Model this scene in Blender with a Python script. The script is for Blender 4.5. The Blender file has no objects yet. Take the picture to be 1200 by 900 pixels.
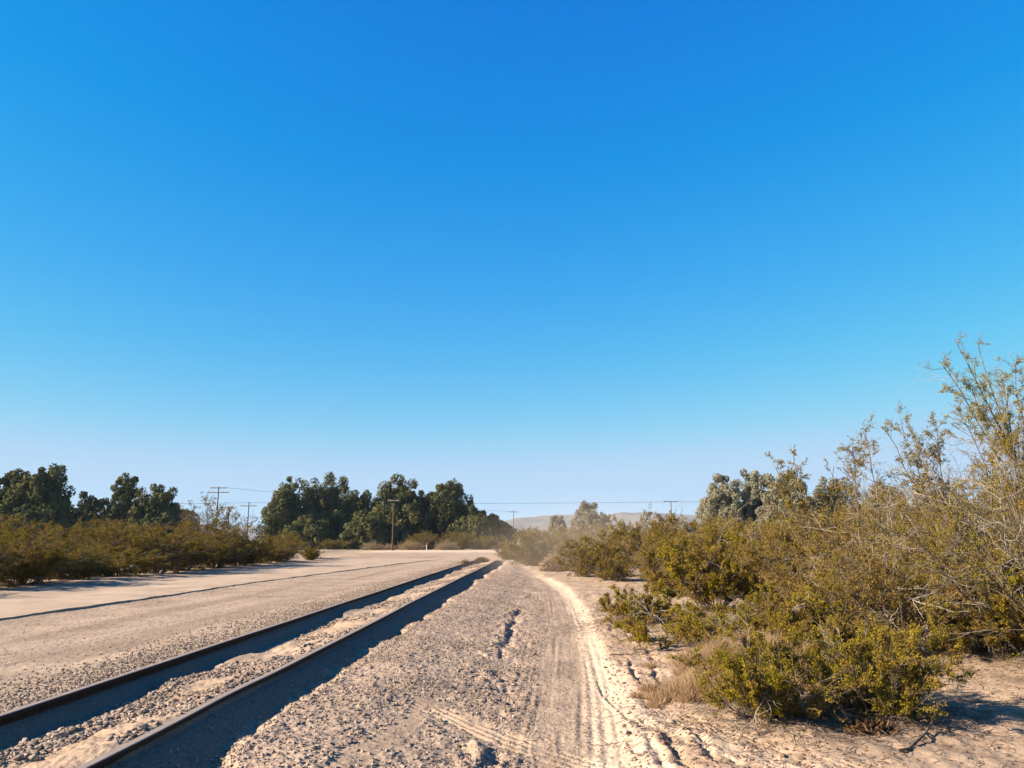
import bpy, math
import numpy as np
from mathutils import Vector

# ------------------------------------------------------------------ camera, sky, sun, exposure
sc = bpy.context.scene
COL = sc.collection
SUN_EL = math.radians(26.5)
SUN_AZ = math.radians(-106.0)          # clockwise from +Y, so the sun stands to the left, slightly behind
cam_d = bpy.data.cameras.new('camera'); cam = bpy.data.objects.new('camera', cam_d); COL.objects.link(cam)
PITCH = math.atan(182/902)
cam.location = (0, 0, 1.6); cam.rotation_euler = (math.pi/2 + PITCH, 0, 0)
cam_d.sensor_width = 36; cam_d.lens = 902/1200*36
cam_d.clip_start = 0.05; cam_d.clip_end = 20000
sc.camera = cam

w = bpy.data.worlds.new('World'); sc.world = w; w.use_nodes = True
nt = w.node_tree; nt.nodes.clear()
out = nt.nodes.new('ShaderNodeOutputWorld'); bg = nt.nodes.new('ShaderNodeBackground')
sky = nt.nodes.new('ShaderNodeTexSky'); sky.sky_type = 'NISHITA'; sky.sun_disc = False
sky.sun_elevation = SUN_EL; sky.sun_rotation = SUN_AZ
sky.altitude = 0; sky.air_density = 1.0; sky.dust_density = 0.05; sky.ozone_density = 3.5
hs = nt.nodes.new('ShaderNodeHueSaturation'); hs.inputs['Saturation'].default_value = 1.35; hs.inputs['Hue'].default_value = 0.49
bg.inputs['Strength'].default_value = 0.0536
# deep, saturated desert sky: one response curve per channel on the sky model's radiance
sep = nt.nodes.new('ShaderNodeSeparateColor'); cmb = nt.nodes.new('ShaderNodeCombineColor')
nt.links.new(sky.outputs[0], hs.inputs['Color']); nt.links.new(hs.outputs[0], sep.inputs[0])
for ch, (off, pw, gain) in enumerate(((.012, 1.0, 1.95), (.056, .57, 1.21), (.18, .17, 1.20))):
    prev = sep.outputs[ch]
    for op, v in (('MULTIPLY', .11), ('SUBTRACT', off), ('MAXIMUM', 0), ('POWER', pw), ('MULTIPLY', gain*5)):
        q = nt.nodes.new('ShaderNodeMath'); q.operation = op; q.inputs[1].default_value = v; nt.links.new(prev, q.inputs[0]); prev = q.outputs[0]
    q = nt.nodes.new('ShaderNodeMath'); q.operation = 'SMOOTH_MIN'; q.inputs[1].default_value = 5*(.50, .71, .95)[ch]; q.inputs[2].default_value = 5*.22
    nt.links.new(prev, q.inputs[0]); prev = q.outputs[0]
    nt.links.new(prev, cmb.inputs[ch])
nt.links.new(cmb.outputs[0], bg.inputs[0]); nt.links.new(bg.outputs[0], out.inputs[0])

sd = bpy.data.lights.new('sun', 'SUN'); sd.energy = 5.0; sd.angle = math.radians(0.5); sd.color = (1.0, 0.86, 0.70)
so = bpy.data.objects.new('sun', sd); COL.objects.link(so)
SV = Vector((math.sin(SUN_AZ)*math.cos(SUN_EL), math.cos(SUN_AZ)*math.cos(SUN_EL), math.sin(SUN_EL)))
so.rotation_euler = SV.to_track_quat('Z', 'Y').to_euler()
vs = sc.view_settings
vs.view_transform = 'Standard'; vs.look = 'None'; vs.gamma = 1; vs.exposure = 1.8; vs.use_curve_mapping = False
sc.render.film_transparent = False

# ------------------------------------------------------------------ helpers
F = 902.0
def at(px, py, z=0.0):                 # where a sight line meets the level z, used once to survey the ground plan
    dx = (px-600)/F; dz = -(py-450)/F
    d = (dx, math.cos(PITCH)-dz*math.sin(PITCH), math.sin(PITCH)+dz*math.cos(PITCH))
    t = (z-1.6)/d[2]
    return d[0]*t, d[1]*t
def spot(px, Y):                       # ground x for a bearing at distance Y
    return (px-600)/F*Y*1.0/math.cos(PITCH)*math.cos(PITCH)**2
def hgt(py, Y):                        # height seen at row py at distance Y
    a = math.atan(-(py-450)/F)+PITCH
    return 1.6+Y*math.tan(a)

def tag(o, label=None, cat=None, group=None, kind=None):
    if label: o['label'] = label
    if cat: o['category'] = cat
    if group: o['group'] = group
    if kind: o['kind'] = kind
    return o
def mesh_obj(name, V, Fc, mat, parent=None, smooth=False, attrs=None, mats=None, midx=None):
    """Fc: int array (n,3|4) or list of such arrays"""
    me = bpy.data.meshes.new(name)
    V = np.asarray(V, dtype=np.float32).reshape(-1, 3)
    Fl = Fc if isinstance(Fc, list) else [Fc]
    Fl = [np.asarray(f, dtype=np.int32) for f in Fl if len(f)]
    me.vertices.add(len(V)); me.vertices.foreach_set('co', V.ravel())
    loops = np.concatenate([f.ravel() for f in Fl])
    tot = np.concatenate([np.full(len(f), f.shape[1], dtype=np.int32) for f in Fl])
    st = np.concatenate([[0], np.cumsum(tot)[:-1]]).astype(np.int32)
    me.loops.add(len(loops)); me.loops.foreach_set('vertex_index', loops)
    me.polygons.add(len(tot)); me.polygons.foreach_set('loop_start', st); me.polygons.foreach_set('loop_total', tot)
    me.polygons.foreach_set('use_smooth', np.full(len(tot), bool(smooth)))
    if attrs:
        for k, (dom, a) in attrs.items():
            at_ = me.attributes.new(k, 'FLOAT', dom); at_.data.foreach_set('value', np.asarray(a, dtype=np.float32).ravel())
    me.materials.append(mat)
    me.update(calc_edges=True); me.validate()
    o = bpy.data.objects.new(name, me); COL.objects.link(o)
    if parent: o.parent = parent
    return o
def empty(name, loc=(0,0,0), rz=0.0):
    o = bpy.data.objects.new(name, None); COL.objects.link(o); o.location = loc; o.rotation_euler = (0,0,rz); o.empty_display_size = .2
    return o
def copy_tree(o, parent=None):
    c = o.copy(); COL.objects.link(c)
    if parent: c.parent = parent
    for ch in [k for k in o.children]: copy_tree(ch, c)
    return c

# numpy noise
def _h(ix, iy, iz, seed):
    n = (ix.astype(np.int64)*374761393 + iy.astype(np.int64)*668265263 + iz*2147483647 + seed*1442695041) & 0xffffffff
    n = ((n ^ (n >> 13))*1274126177) & 0xffffffff
    n = ((n ^ (n >> 16))*2246822519) & 0xffffffff
    return ((n ^ (n >> 15)) & 0xffff)/65535.0*2-1
def noise(x, y, seed=0):
    x = np.asarray(x, float); y = np.asarray(y, float)
    ix = np.floor(x); iy = np.floor(y); fx = x-ix; fy = y-iy
    ix = ix.astype(np.int64); iy = iy.astype(np.int64)
    ux = fx*fx*(3-2*fx); uy = fy*fy*(3-2*fy)
    a = _h(ix, iy, 0, seed); b = _h(ix+1, iy, 0, seed); c = _h(ix, iy+1, 0, seed); d = _h(ix+1, iy+1, 0, seed)
    return (a*(1-ux)+b*ux)*(1-uy)+(c*(1-ux)+d*ux)*uy
def fbm(x, y, o=4, seed=0, g=.5):
    s = 0; a = 1
    for i in range(o):
        s = s+a*noise(x*2**i+i*17.3, y*2**i-i*9.1, seed+i); a *= g
    return s
def ss(a, b, x):
    t = np.clip((x-a)/(b-a), 0, 1); return t*t*(3-2*t)

# ------------------------------------------------------------------ materials
def newmat(name):
    m = bpy.data.materials.new(name); m.use_nodes = True
    n = m.node_tree; b = n.nodes['Principled BSDF']; b.inputs['Roughness'].default_value = .9
    b.inputs['Specular IOR Level'].default_value = .15
    return m, n, b
def nn(n, t, **kw):
    q = n.nodes.new(t)
    for k, v in kw.items(): setattr(q, k, v)
    return q
def mixc(n, fac, a, b):
    q = n.nodes.new('ShaderNodeMix'); q.data_type = 'RGBA'
    for s, v in ((q.inputs['Factor'], fac), (q.inputs['A'], a), (q.inputs['B'], b)):
        if hasattr(v, 'is_output'): n.links.new(v, s)
        elif isinstance(v, (int, float)): s.default_value = v
        else: s.default_value = (v[0]*.60, v[1]*.59, v[2]*.56, 1)   # palette written for a brighter sky; brought to real albedo
    return q.outputs['Result']
def noisen(n, scale, detail=3, rough=.5, vec=None):
    q = nn(n, 'ShaderNodeTexNoise'); q.inputs['Scale'].default_value = scale; q.inputs['Detail'].default_value = detail; q.inputs['Roughness'].default_value = rough
    if vec: n.links.new(vec, q.inputs['Vector'])
    return q.outputs['Fac']
def ramp(n, src, lo, hi):
    q = nn(n, 'ShaderNodeMapRange'); n.links.new(src, q.inputs['Value']); q.inputs['From Min'].default_value = lo; q.inputs['From Max'].default_value = hi
    return q.outputs['Result']
def attr(n, name):
    q = nn(n, 'ShaderNodeAttribute'); q.attribute_name = name; return q.outputs['Fac']

def leaf_mat(name, c1, c2, c3, trans=.35, nscale=1.5):
    m = bpy.data.materials.new(name); m.use_nodes = True; n = m.node_tree; n.nodes.clear()
    o = nn(n, 'ShaderNodeOutputMaterial'); d = nn(n, 'ShaderNodeBsdfDiffuse'); t = nn(n, 'ShaderNodeBsdfTranslucent'); mx = nn(n, 'ShaderNodeMixShader')
    tc = nn(n, 'ShaderNodeTexCoord')
    c = mixc(n, attr(n, 'tint'), c1, c2)
    c = mixc(n, ramp(n, noisen(n, nscale, 2, .6, tc.outputs['Object']), .45, .72), c, c3)
    n.links.new(c, d.inputs[0]); n.links.new(c, t.inputs[0]); mx.inputs[0].default_value = trans
    n.links.new(d.outputs[0], mx.inputs[1]); n.links.new(t.outputs[0], mx.inputs[2]); n.links.new(mx.outputs[0], o.inputs[0])
    return m
M_creo = leaf_mat('creosote_leaf', (.19,.165,.014), (.46,.35,.030), (.33,.19,.05), .3, 3.2)
M_creoB = leaf_mat('creosote_leaf_dusty', (.17,.125,.024), (.38,.27,.045), (.37,.24,.10), .3, 3.6)
M_creo2 = leaf_mat('creosote_leaf_far', (.16,.125,.018), (.36,.26,.034), (.28,.17,.045), .25, .9)
M_rust = leaf_mat('dry_leaf', (.25,.135,.06), (.20,.14,.06), (.34,.22,.13), .25, 2.5)
M_tam = leaf_mat('tamarisk_leaf', (.034,.046,.022), (.155,.155,.055), (.24,.21,.09), .04, .22)
M_tamg = leaf_mat('tamarisk_grey_leaf', (.19,.19,.12), (.31,.29,.20), (.28,.235,.16), .05, .3)
M_straw = leaf_mat('straw', (.46,.30,.17), (.62,.45,.28), (.40,.24,.14), .25, 3)
M_tumble = leaf_mat('tumbleweed', (.46,.33,.20), (.60,.45,.28), (.38,.27,.16), .2, 2)
M_reddry = leaf_mat('red_dry_weed', (.18,.10,.05), (.26,.16,.08), (.14,.08,.05), .2, 2)
def bark(name, a, b, sc_=14):
    m, n, bs = newmat(name); tc = nn(n, 'ShaderNodeTexCoord')
    c = mixc(n, ramp(n, noisen(n, sc_, 4, .6, tc.outputs['Object']), .35, .65), a, b); n.links.new(c, bs.inputs['Base Color']); return m
M_stem = bark('creosote_bark', (.12,.095,.075), (.24,.20,.165))
M_dead = bark('dead_wood', (.26,.22,.18), (.46,.40,.33), 9)
M_trunk = bark('tamarisk_bark', (.10,.075,.055), (.18,.14,.11), 3)
M_drift = bark('weathered_branch', (.09,.065,.05), (.20,.15,.12), 25)

# ground material: zone attributes choose the soil and the painted trench shade, noise breaks it up
def ground_mat():
    m, n, b = newmat('desert_ground'); tc = nn(n, 'ShaderNodeTexCoord'); v = tc.outputs['Object']
    sand = mixc(n, ramp(n, noisen(n, 1.3, 5, .6, v), .3, .7), (.47,.32,.215), (.58,.42,.295))
    road = mixc(n, ramp(n, noisen(n, .9, 6, .65, v), .3, .7), (.42,.305,.22), (.58,.435,.325))
    fine = ramp(n, noisen(n, 38, 3, .7, v), .33, .67)
    grav = mixc(n, fine, (.33,.235,.18), (.64,.475,.36))
    far = mixc(n, ramp(n, noisen(n, .05, 6, .7, v), .35, .65), (.22,.175,.11), (.42,.33,.24))
    bright = mixc(n, ramp(n, noisen(n, 2.0, 4, .6, v), .3, .7), (.72,.535,.385), (.80,.62,.46))
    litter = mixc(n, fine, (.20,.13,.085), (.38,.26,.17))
    c = mixc(n, attr(n, 'road'), sand, road)
    c = mixc(n, attr(n, 'gravel'), c, grav)
    c = mixc(n, ramp(n, noisen(n, .8, 4, .6, v), .44, .66), c, mixc(n, .42, c, (.17,.11,.085)))
    c = mixc(n, attr(n, 'bright'), c, bright)
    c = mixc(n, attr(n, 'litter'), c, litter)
    c = mixc(n, attr(n, 'far'), c, far)
    c = mixc(n, attr(n, 'trench_shade'), c, mixc(n, fine, (.13,.10,.083), (.27,.215,.175)))  # shade painted into the trench soil, deepening the rail shadows
    c = mixc(n, attr(n, 'streak'), c, (.27,.19,.14))
    sp = ramp(n, noisen(n, 90, 2, .8, v), .3, .7)
    c = mixc(n, .16, c, mixc(n, sp, (.22,.16,.11), (.85,.74,.6)))
    n.links.new(c, b.inputs['Base Color'])
    bp = nn(n, 'ShaderNodeBump'); bp.inputs['Strength'].default_value = .8; bp.inputs['Distance'].default_value = .012
    n.links.new(noisen(n, 55, 5, .7, v), bp.inputs['Height']); n.links.new(bp.outputs[0], b.inputs['Normal'])
    b.inputs['Roughness'].default_value = 1; b.inputs['Specular IOR Level'].default_value = .05
    return m
M_ground = ground_mat()
def simple(name, a, b_, sc_=5, rough=.9, metal=0, bump=0):
    m, n, b = newmat(name); tc = nn(n, 'ShaderNodeTexCoord')
    f = noisen(n, sc_, 5, .65, tc.outputs['Object'])
    n.links.new(mixc(n, ramp(n, f, .3, .7), a, b_), b.inputs['Base Color']); b.inputs['Roughness'].default_value = rough; b.inputs['Metallic'].default_value = metal
    if bump:
        bp = nn(n, 'ShaderNodeBump'); bp.inputs['Distance'].default_value = bump; bp.inputs['Strength'].default_value = .7
        n.links.new(f, bp.inputs['Height']); n.links.new(bp.outputs[0], b.inputs['Normal'])
    return m
M_rail = simple('rusty_steel', (.022,.014,.011), (.05,.032,.024), 30, .75, .0, .002)
M_railtop = simple('worn_rail_top', (.30,.235,.19), (.42,.34,.28), 16, .6, 0, .001)
M_stone = simple('ballast_stone', (.20,.155,.13), (.50,.42,.35), 9, .95)
M_clod = simple('dirt_clod', (.22,.13,.09), (.34,.22,.16), 12, 1)
M_old = simple('old_road_surface', (.43,.315,.22), (.60,.45,.335), .8, .95, 0, .006)
M_pole = simple('weathered_pole_wood', (.10,.07,.05), (.19,.13,.09), 2, .9)
M_arm = simple('crossarm_wood', (.22,.17,.13), (.34,.28,.22), 3, .9)
M_wire = simple('cable', (.03,.03,.03), (.05,.05,.05), 2, .6)
M_white = simple('chalky_white_paint', (.70,.68,.64), (.80,.78,.74), 2, .8)
M_roof = simple('grey_roof_sheet', (.40,.38,.36), (.52,.50,.47), 2, .6)
M_glass = simple('dark_window_glass', (.03,.035,.04), (.05,.055,.06), 1, .1)
M_porc = simple('porcelain', (.25,.24,.23), (.35,.34,.33), 4, .3)
M_metal = simple('grey_transformer_paint', (.24,.25,.25), (.32,.33,.33), 4, .5)
M_hill = simple('bare_hill_rock', (.12,.095,.085), (.26,.22,.185), .012, 1)

# ------------------------------------------------------------------ terrain
def xc(y):
    y = np.asarray(y, float)
    return -3.36+.031*y+.00008*np.maximum(y-15, 0)**2
G2 = .7175
def polyx(y, pts):
    p = sorted(pts); return np.interp(y, [a for a, b in p], [b for a, b in p])
MOUNDS = []     # filled before the terrain is built: (x, y, r, h)
RUT1 = [(5,-.12),(7.9,-.08),(12,-.13),(16,.05),(22,.5),(30,.9)]
EDGE = [(4.5,.62),(5.9,.62),(8.3,.82),(14.2,1.22),(20,1.42),(26,1.55),(34,1.1),(42,.6),(60,.6)]
def tyre_lug(x, y, pts, wd, period, depth, seed, along=0):
    """impression of a lugged tyre along a polyline"""
    z = np.zeros_like(x)
    P = np.array(pts, float)
    # resample with smoothing
    n = 40; tt = np.linspace(0, len(P)-1, n); 
    X = np.interp(tt, np.arange(len(P)), P[:,0]); Y = np.interp(tt, np.arange(len(P)), P[:,1])
    for _ in range(4):
        X[1:-1] = (X[:-2]+2*X[1:-1]+X[2:])/4; Y[1:-1] = (Y[:-2]+2*Y[1:-1]+Y[2:])/4
    box = (x > X.min()-wd) & (x < X.max()+wd) & (y > Y.min()-wd) & (y < Y.max()+wd)
    if not box.any(): return z
    bx = x[box]; by = y[box]; best = np.full(bx.shape, 9.0); sb = np.zeros_like(bx); ub = np.zeros_like(bx); s0 = 0
    for i in range(n-1):
        dx, dy = X[i+1]-X[i], Y[i+1]-Y[i]; L = math.hypot(dx, dy)+1e-9
        t = np.clip(((bx-X[i])*dx+(by-Y[i])*dy)/L**2, 0, 1)
        qx = bx-(X[i]+t*dx); qy = by-(Y[i]+t*dy); d = np.hypot(qx, qy)
        k = d < best; best[k] = d[k]; sb[k] = (s0+t*L)[k]; ub[k] = ((qx*dy-qy*dx)/L)[k]; s0 += L
    inside = 1-ss(wd*.42, wd*.5, best)
    if along: lug = np.sin((ub/period+.12*noise(sb*2, sb*0, seed))*2*math.pi)
    else: lug = np.sin((sb/period+np.abs(ub)*1.1/wd)*2*math.pi)
    lug = ss(-.45, .45, lug)
    ends = ss(0, .12, sb)*(1-ss(s0-.12, s0, sb))
    fade = np.clip(.6+.8*fbm(bx*3.3, by*3.3, 3, seed), 0, 1.1)*ends
    berm = np.exp(-((best-wd*.52)/(wd*.07))**2)*depth*.45*(1-along)
    r = (-depth*inside*(.15+.85*lug)+berm)*fade
    z[box] = r
    return z
TYRES = (   # centre line, width, period, depth, seed, ridges run along (1) or across (0)
    ([(-.78,7.55),(-.42,7.05),(.0,6.5),(.42,5.95),(.75,5.5)], .36, .085, .015, 1, 1),
    ([(-.80,7.75),(-.88,6.8),(-1.05,5.9),(-1.2,5.0)], .24, .10, .012, 2, 0),
    ([(-.10,6.4),(-.16,5.8),(-.2,5.0)], .16, .07, .012, 3, 0),
    ([(.26,4.6),(.24,6.5),(.34,8.5),(.50,11.5)], .18, .05, .007, 4, 0),
    ([(2.1,4.7),(1.55,5.6),(1.10,6.9),(1.02,8.5),(1.12,10.5)], .22, .07, .018, 5, 0),
    ([(3.1,4.9),(2.3,5.6),(1.60,6.5),(1.3,7.8)], .22, .06, .022, 6, 1),
    ([(2.7,4.8),(1.9,5.45),(1.25,6.4),(1.02,7.4)], .16, .055, .014, 7, 1))
def tyre_mask(x, y):
    m = np.zeros_like(x)
    for pts, wd, *_ in TYRES[:2]:
        for (a, b), (c, d) in zip(pts[:-1], pts[1:]):
            L2 = (c-a)**2+(d-b)**2; t = np.clip(((x-a)*(c-a)+(y-b)*(d-b))/L2, 0, 1)
            m = np.maximum(m, 1-ss(wd*.45, wd*.62, np.hypot(x-a-t*(c-a), y-b-t*(d-b))))
    return m
def terrain(x, y, detail=True):
    x = np.asarray(x, float); y = np.asarray(y, float)
    t = x-xc(y)
    near = 1-ss(50, 56, y)                # track is buried past about 53 m
    n1 = fbm(x*.5, y*.5, 3, 1)*.5; n2 = fbm(x*2.2, y*2.2, 3, 5); n3 = fbm(x*6, y*6, 3, 9)
    # left road
    zl = .275-.06*ss(-.9, -2.6, t)+.012*n1
    zl = np.where(t < -4, zl+.01*np.sin((t+4)*1.7)*.8, zl)
    # between the rails
    k = (t+G2)/(2*G2)
    e = noise(y*.6, y*0+3, 31)*.15+noise(y*1.9, y*0+3, 37)*.09+.05*noise(x*9, y*7, 38)+.06
    zi = .115+.105*(1-ss(0, .2, k))+.065*ss(.30, .44, k+e)+.095*ss(.5, .93, k)+(.018*n2+.014*n3)*ss(.2, .5, k)
    # right of the track: trench, ridge, slope
    e2 = noise(y*.45, y*0+7, 41)*.16+noise(y*1.7, y*0, 43)*.09+.05*noise(x*8, y*6, 44)+.07
    zr = .055+.175*(1-ss(G2-.02, 1.15, t))+.095*ss(1.18, 1.42, t+e2)-.125*ss(1.55, 3.2, t)+.010*n2*ss(1.2, 1.5, t)
    w1 = ss(-G2-.03, -G2+.035, t); w2 = ss(G2-.035, G2+.04, t)
    z = zl*(1-w1)+zi*w1*(1-w2)+zr*w2
    flat = .16+.04*n1-.12*ss(0, 6, t)
    z = z*near+flat*(1-near)
    ed = polyx(y, EDGE)
    right = ss(ed-.1, ed+.5, x)
    z = z+right*(.05*ss(0, .35, x-ed)+.035*n1+.016*n2)
    left = ss(-11.6, -13.5, x)*(1-ss(70, 90, y))
    z = z+left*(.08+.06*n1)
    z = z+ss(110, 400, y)*.0
    # camera side beyond the surveyed strip stays calm
    for mx, my, mr, mh in MOUNDS:
        sel = (abs(x-mx) < 2.6*mr) & (abs(y-my) < 2.6*mr)
        if sel.any(): z[sel] += mh*np.exp(-((x[sel]-mx)**2+(y[sel]-my)**2)/(mr*mr))
    if detail:
        dn = y < 70
        if dn.any():
            X = x[dn]; Y = y[dn]; T = t[dn]; E_ = ed[dn]; R_ = right[dn]
            d = np.zeros_like(X)
            gr = ss(1.2, 1.45, T+e2[dn])*(1-ss(E_-.75, E_-.35, X))   # gravel shoulder
            gl = ss(-2.3, -1.2, T)*(1-ss(-G2-.1, -G2, T))
            gi = ss(-.25, .1, T)*(1-ss(.55, .72, T))
            TM = tyre_mask(X, Y)
            rough = np.clip(gr*1.0+gl*.6+gi*.9, 0, 1)*(1-.85*TM)
            d += rough*(.008*fbm(X*17, Y*17, 2, 51)+.006*noise(X*41, Y*41, 55)+.014*n2[dn])
            d += (1-rough)*(.0035*fbm(X*21, Y*21, 2, 61)+.002*noise(X*55, Y*55, 63))
            # long wheel streaks on the dirt lane and on the left road
            lane = ss(E_-1.0, E_-.8, X)*(1-ss(E_+.15, E_+.35, X))
            lx = X-E_
            d += lane*(.0045*np.sin(lx*62+2*noise(Y*.2, Y*0, 71))*ss(-.2, .6, noise(lx*7, Y*.4, 73))+.0025*noise(lx*46, Y*.6, 75)+.0035*noise(X*60, Y*40, 76))
            lr = ss(-9, -8, T)*(1-ss(-2.0, -1.4, T))
            d += lr*(.004*noise(T*14+.4*noise(Y*.3, Y*0, 2), Y*.35, 77)+.010*noise(T*2.3, Y*.12, 78)+.003*noise(X*14, Y*9, 79))
            # broken rut left of the lane
            rx = X-polyx(Y, RUT1)-.05*noise(Y*1.9, Y*0, 81)
            gate = ss(-.25, .3, noise(Y*.75, Y*0+5, 83)+.6*noise(Y*2.6, Y*0, 84)+.4*noise(X*8, Y*6, 85))*(1-ss(20, 26, Y))
            rw = .05+.03*noise(Y*3.1, Y*0, 86); crumb = .024*fbm(X*9, Y*9, 3, 87)
            d += -gate*.030*np.exp(-(rx/rw)**2)+gate*(.018+crumb)*np.exp(-((rx+.16)/.09)**2)+gate*crumb*np.exp(-(rx/.3)**2)
            # soft sand churned by tyres right of the lane
            s_ = R_*(1-ss(20, 28, Y))*(1-ss(3.2, 4.2, X-E_))
            for k_, off, dp in ((0, .40, .022), (1, .60, .034), (2, .80, .026)):
                cx = E_+off+.10*noise(Y*.55+k_*9, Y*0, 90+k_)+.035*noise(Y*3.5, Y*0+k_, 95)+.02*noise(X*9, Y*9, 96)
                q = X-cx; gt = ss(-.1, .5, noise(Y*1.3+k_*3, Y*0, 100+k_)+.5*noise(Y*5, X*3, 106))*(1-ss(13, 16, Y))
                d += s_*gt*(-dp*np.exp(-(q/.032)**2)+dp*.4*np.exp(-((q+.07)/.04)**2))
            d += s_*(.012*fbm(X*5, Y*5, 3, 111)+.010*(ss(.1,.5,fbm(X*11, Y*8, 2, 113)))*ss(3.5, 1., X-E_))
            near_ = Y < 12
            if near_.any():
                a = X[near_]; b = Y[near_]; q = np.zeros_like(a)
                for pts, wd, per, dep, sd_, al in TYRES:
                    q += tyre_lug(a, b, pts, wd, per, dep, sd_, al)
                d[near_] += q
            fade = 1-ss(45, 70, Y)
            z[dn] += d*fade
    return z
def zones(x, y):
    t = x-xc(y); ed = polyx(y, EDGE); e2 = noise(y*.45, y*0+7, 41)*.16+noise(y*1.7, y*0, 43)*.09+.05*noise(x*8, y*6, 44)+.07
    wob = .25*fbm(x*1.5, y*.6, 3, 201)
    nr = 1-ss(52, 60, y)
    grav = ss(1.15, 1.5, t+e2)*(1-ss(-.72, -.32, x-ed+wob))*nr*(1-.75*ss(18, 40, y))
    grav = grav*(1-.7*tyre_mask(x, y))
    grav = np.maximum(grav, .35*ss(-2.6, -1.0, t+wob)*(1-ss(-.8, -.7, t))*nr)
    grav = np.maximum(grav, .55*ss(.1, .45, noise(x*1.2, y*1.2, 203)+.2)*(abs(t) < .7)*nr)
    road = np.maximum((t < -1.1)*(x > -12.6-1.2*wob)*1.0, ss(-1.0, -.8, x-ed)*(1-ss(-.16, .0, x-ed+.35*wob)))
    bright = ss(-.14, -.02, x-ed+.25*wob)*(1-ss(.15, .4, x-ed+wob*.6))*ss(.0, .4, .35+noise(y*.5, y*0, 207))
    bright = np.maximum(bright, .9*ss(84, 92, y+wob*4)*(1-ss(106, 116, y+.02*x))*(x < 3)*(x > -60))
    def path(pts, wd):
        m = np.zeros_like(x)
        for (a, b), (c, d) in zip(pts[:-1], pts[1:]):
            L2 = (c-a)**2+(d-b)**2; tt = np.clip(((x-a)*(c-a)+(y-b)*(d-b))/L2, 0, 1)
            m = np.maximum(m, 1-ss(wd*.5, wd, np.hypot(x-a-tt*(c-a), y-b-tt*(d-b))+.05*wob))
        return m
    bright = np.maximum(bright, path([at(p_, q_) for p_, q_ in ((760,915),(728,860),(703,800),(690,755),(682,722),(664,696),(640,680))], .25))
    bright = np.maximum(bright, .8*path([at(p_, q_) for p_, q_ in ((930,915),(850,890),(780,862),(735,825),(705,785))], .22))
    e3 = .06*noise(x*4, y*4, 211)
    trench_shade = nr*np.maximum(ss(.62, .74, t)*(1-ss(1.12, 1.32, t+e2+e3)), ss(-.74, -.68, t)*(1-ss(-.38, -.12, t+e3+e2*.5)))  # darker soil tone painted where the rails' shadows fall
    streak = .55*ss(.05, .5, noise(t*2.3+.5*noise(y*.1, y*0, 213), y*.06, 215)+.35*fbm(x*2.5, y*.7, 3, 217))*((t < -1.3)&(x > -12.5))
    streak = np.maximum(streak, .55*ss(.1, .4, noise((x-ed)*9, y*.5, 219))*ss(-.9, -.7, x-ed)*(1-ss(-.2, -.05, x-ed)))*(1-ss(60, 85, y))
    far = np.maximum(ss(112, 125, y), ss(-15, -22, x))
    far = np.maximum(far, ss(9, 16, x-.12*y))
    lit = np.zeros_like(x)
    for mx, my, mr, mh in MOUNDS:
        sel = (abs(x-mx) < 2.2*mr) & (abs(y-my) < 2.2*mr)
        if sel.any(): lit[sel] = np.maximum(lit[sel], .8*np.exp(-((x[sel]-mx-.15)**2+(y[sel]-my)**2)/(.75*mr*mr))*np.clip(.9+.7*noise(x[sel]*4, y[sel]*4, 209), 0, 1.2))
    return dict(trench_shade=np.clip(trench_shade, 0, 1), streak=np.clip(streak, 0, 1), gravel=np.clip(grav, 0, 1), road=np.clip(road, 0, 1), bright=np.clip(bright, 0, 1), far=np.clip(far, 0, 1), litter=np.clip(lit, 0, 1))
def gz(x, y):
    return float(terrain(np.array([float(x)]), np.array([float(y)]), False)[0])

# ---- planting plan (x, y, radius, height ...)
def P(px, Y): return spot(px, Y), Y
NEAR = [  # px bearing, distance, radius, height, style
    dict(px=890, Y=6.75, R=.82, H=.84, s='low', lab='low yellow-green creosote bush, the nearest one to the lane, beside tan grass'),
    dict(px=1008, Y=7.05, R=.78, H=.95, s='mid', lab='knee-high creosote bush with grey twigs above the long bush shadow'),
    dict(px=1150, Y=9.2, R=1.0, H=1.2, s='mid', lab='bright green creosote bush low at the right edge, under the pale dead branches'),
    dict(px=1215, Y=8.9, R=1.8, H=2.75, s='tall', lab='tallest creosote bush, with a thin shoot standing high against the sky'),
    dict(px=1065, Y=11.5, R=1.7, H=2.3, s='dead', lab='broad creosote bush full of bleached dead branches on its left side'),
    dict(px=965, Y=13.5, R=1.6, H=2.0, s='dead', lab='wide creosote bush with a long pale bare branch reaching left'),
    dict(px=835, Y=16.5, R=1.5, H=1.8, s='mid', lab='dense olive creosote bush with one bare diagonal stem in front'),
    dict(px=745, Y=14.6, R=.95, H=.80, s='sparse', lab='low sparse creosote sprawling over the sand beside the lane'),
    dict(px=905, Y=19.0, R=1.8, H=2.15, s='mid', lab='rusty-topped creosote bush standing in front of the pale round tree'),
    dict(px=775, Y=11.6, R=.95, H=.55, s='sparse', lab='thin sprawling creosote low over the sand, nearer than the other sparse one'),
    dict(px=838, Y=10.4, R=.75, H=.75, s='sparse', lab='sparse creosote with dark stems just behind the tan grass'),
    dict(px=925, Y=9.9, R=.8, H=.95, s='mid', lab='olive creosote bush rising behind the straw grass'),
    dict(px=1035, Y=9.6, R=1.1, H=1.45, s='dead', lab='shoulder-high creosote bush full of bare grey twigs, behind the knee-high one'),
    dict(px=1120, Y=10.4, R=1.3, H=1.9, s='dead', lab='creosote bush with bleached limbs just left of the tallest bush'),
    dict(px=1160, Y=15.5, R=2.0, H=3.1, s='tall', lab='high creosote bush behind the tallest one at the right edge'),
]
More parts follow.
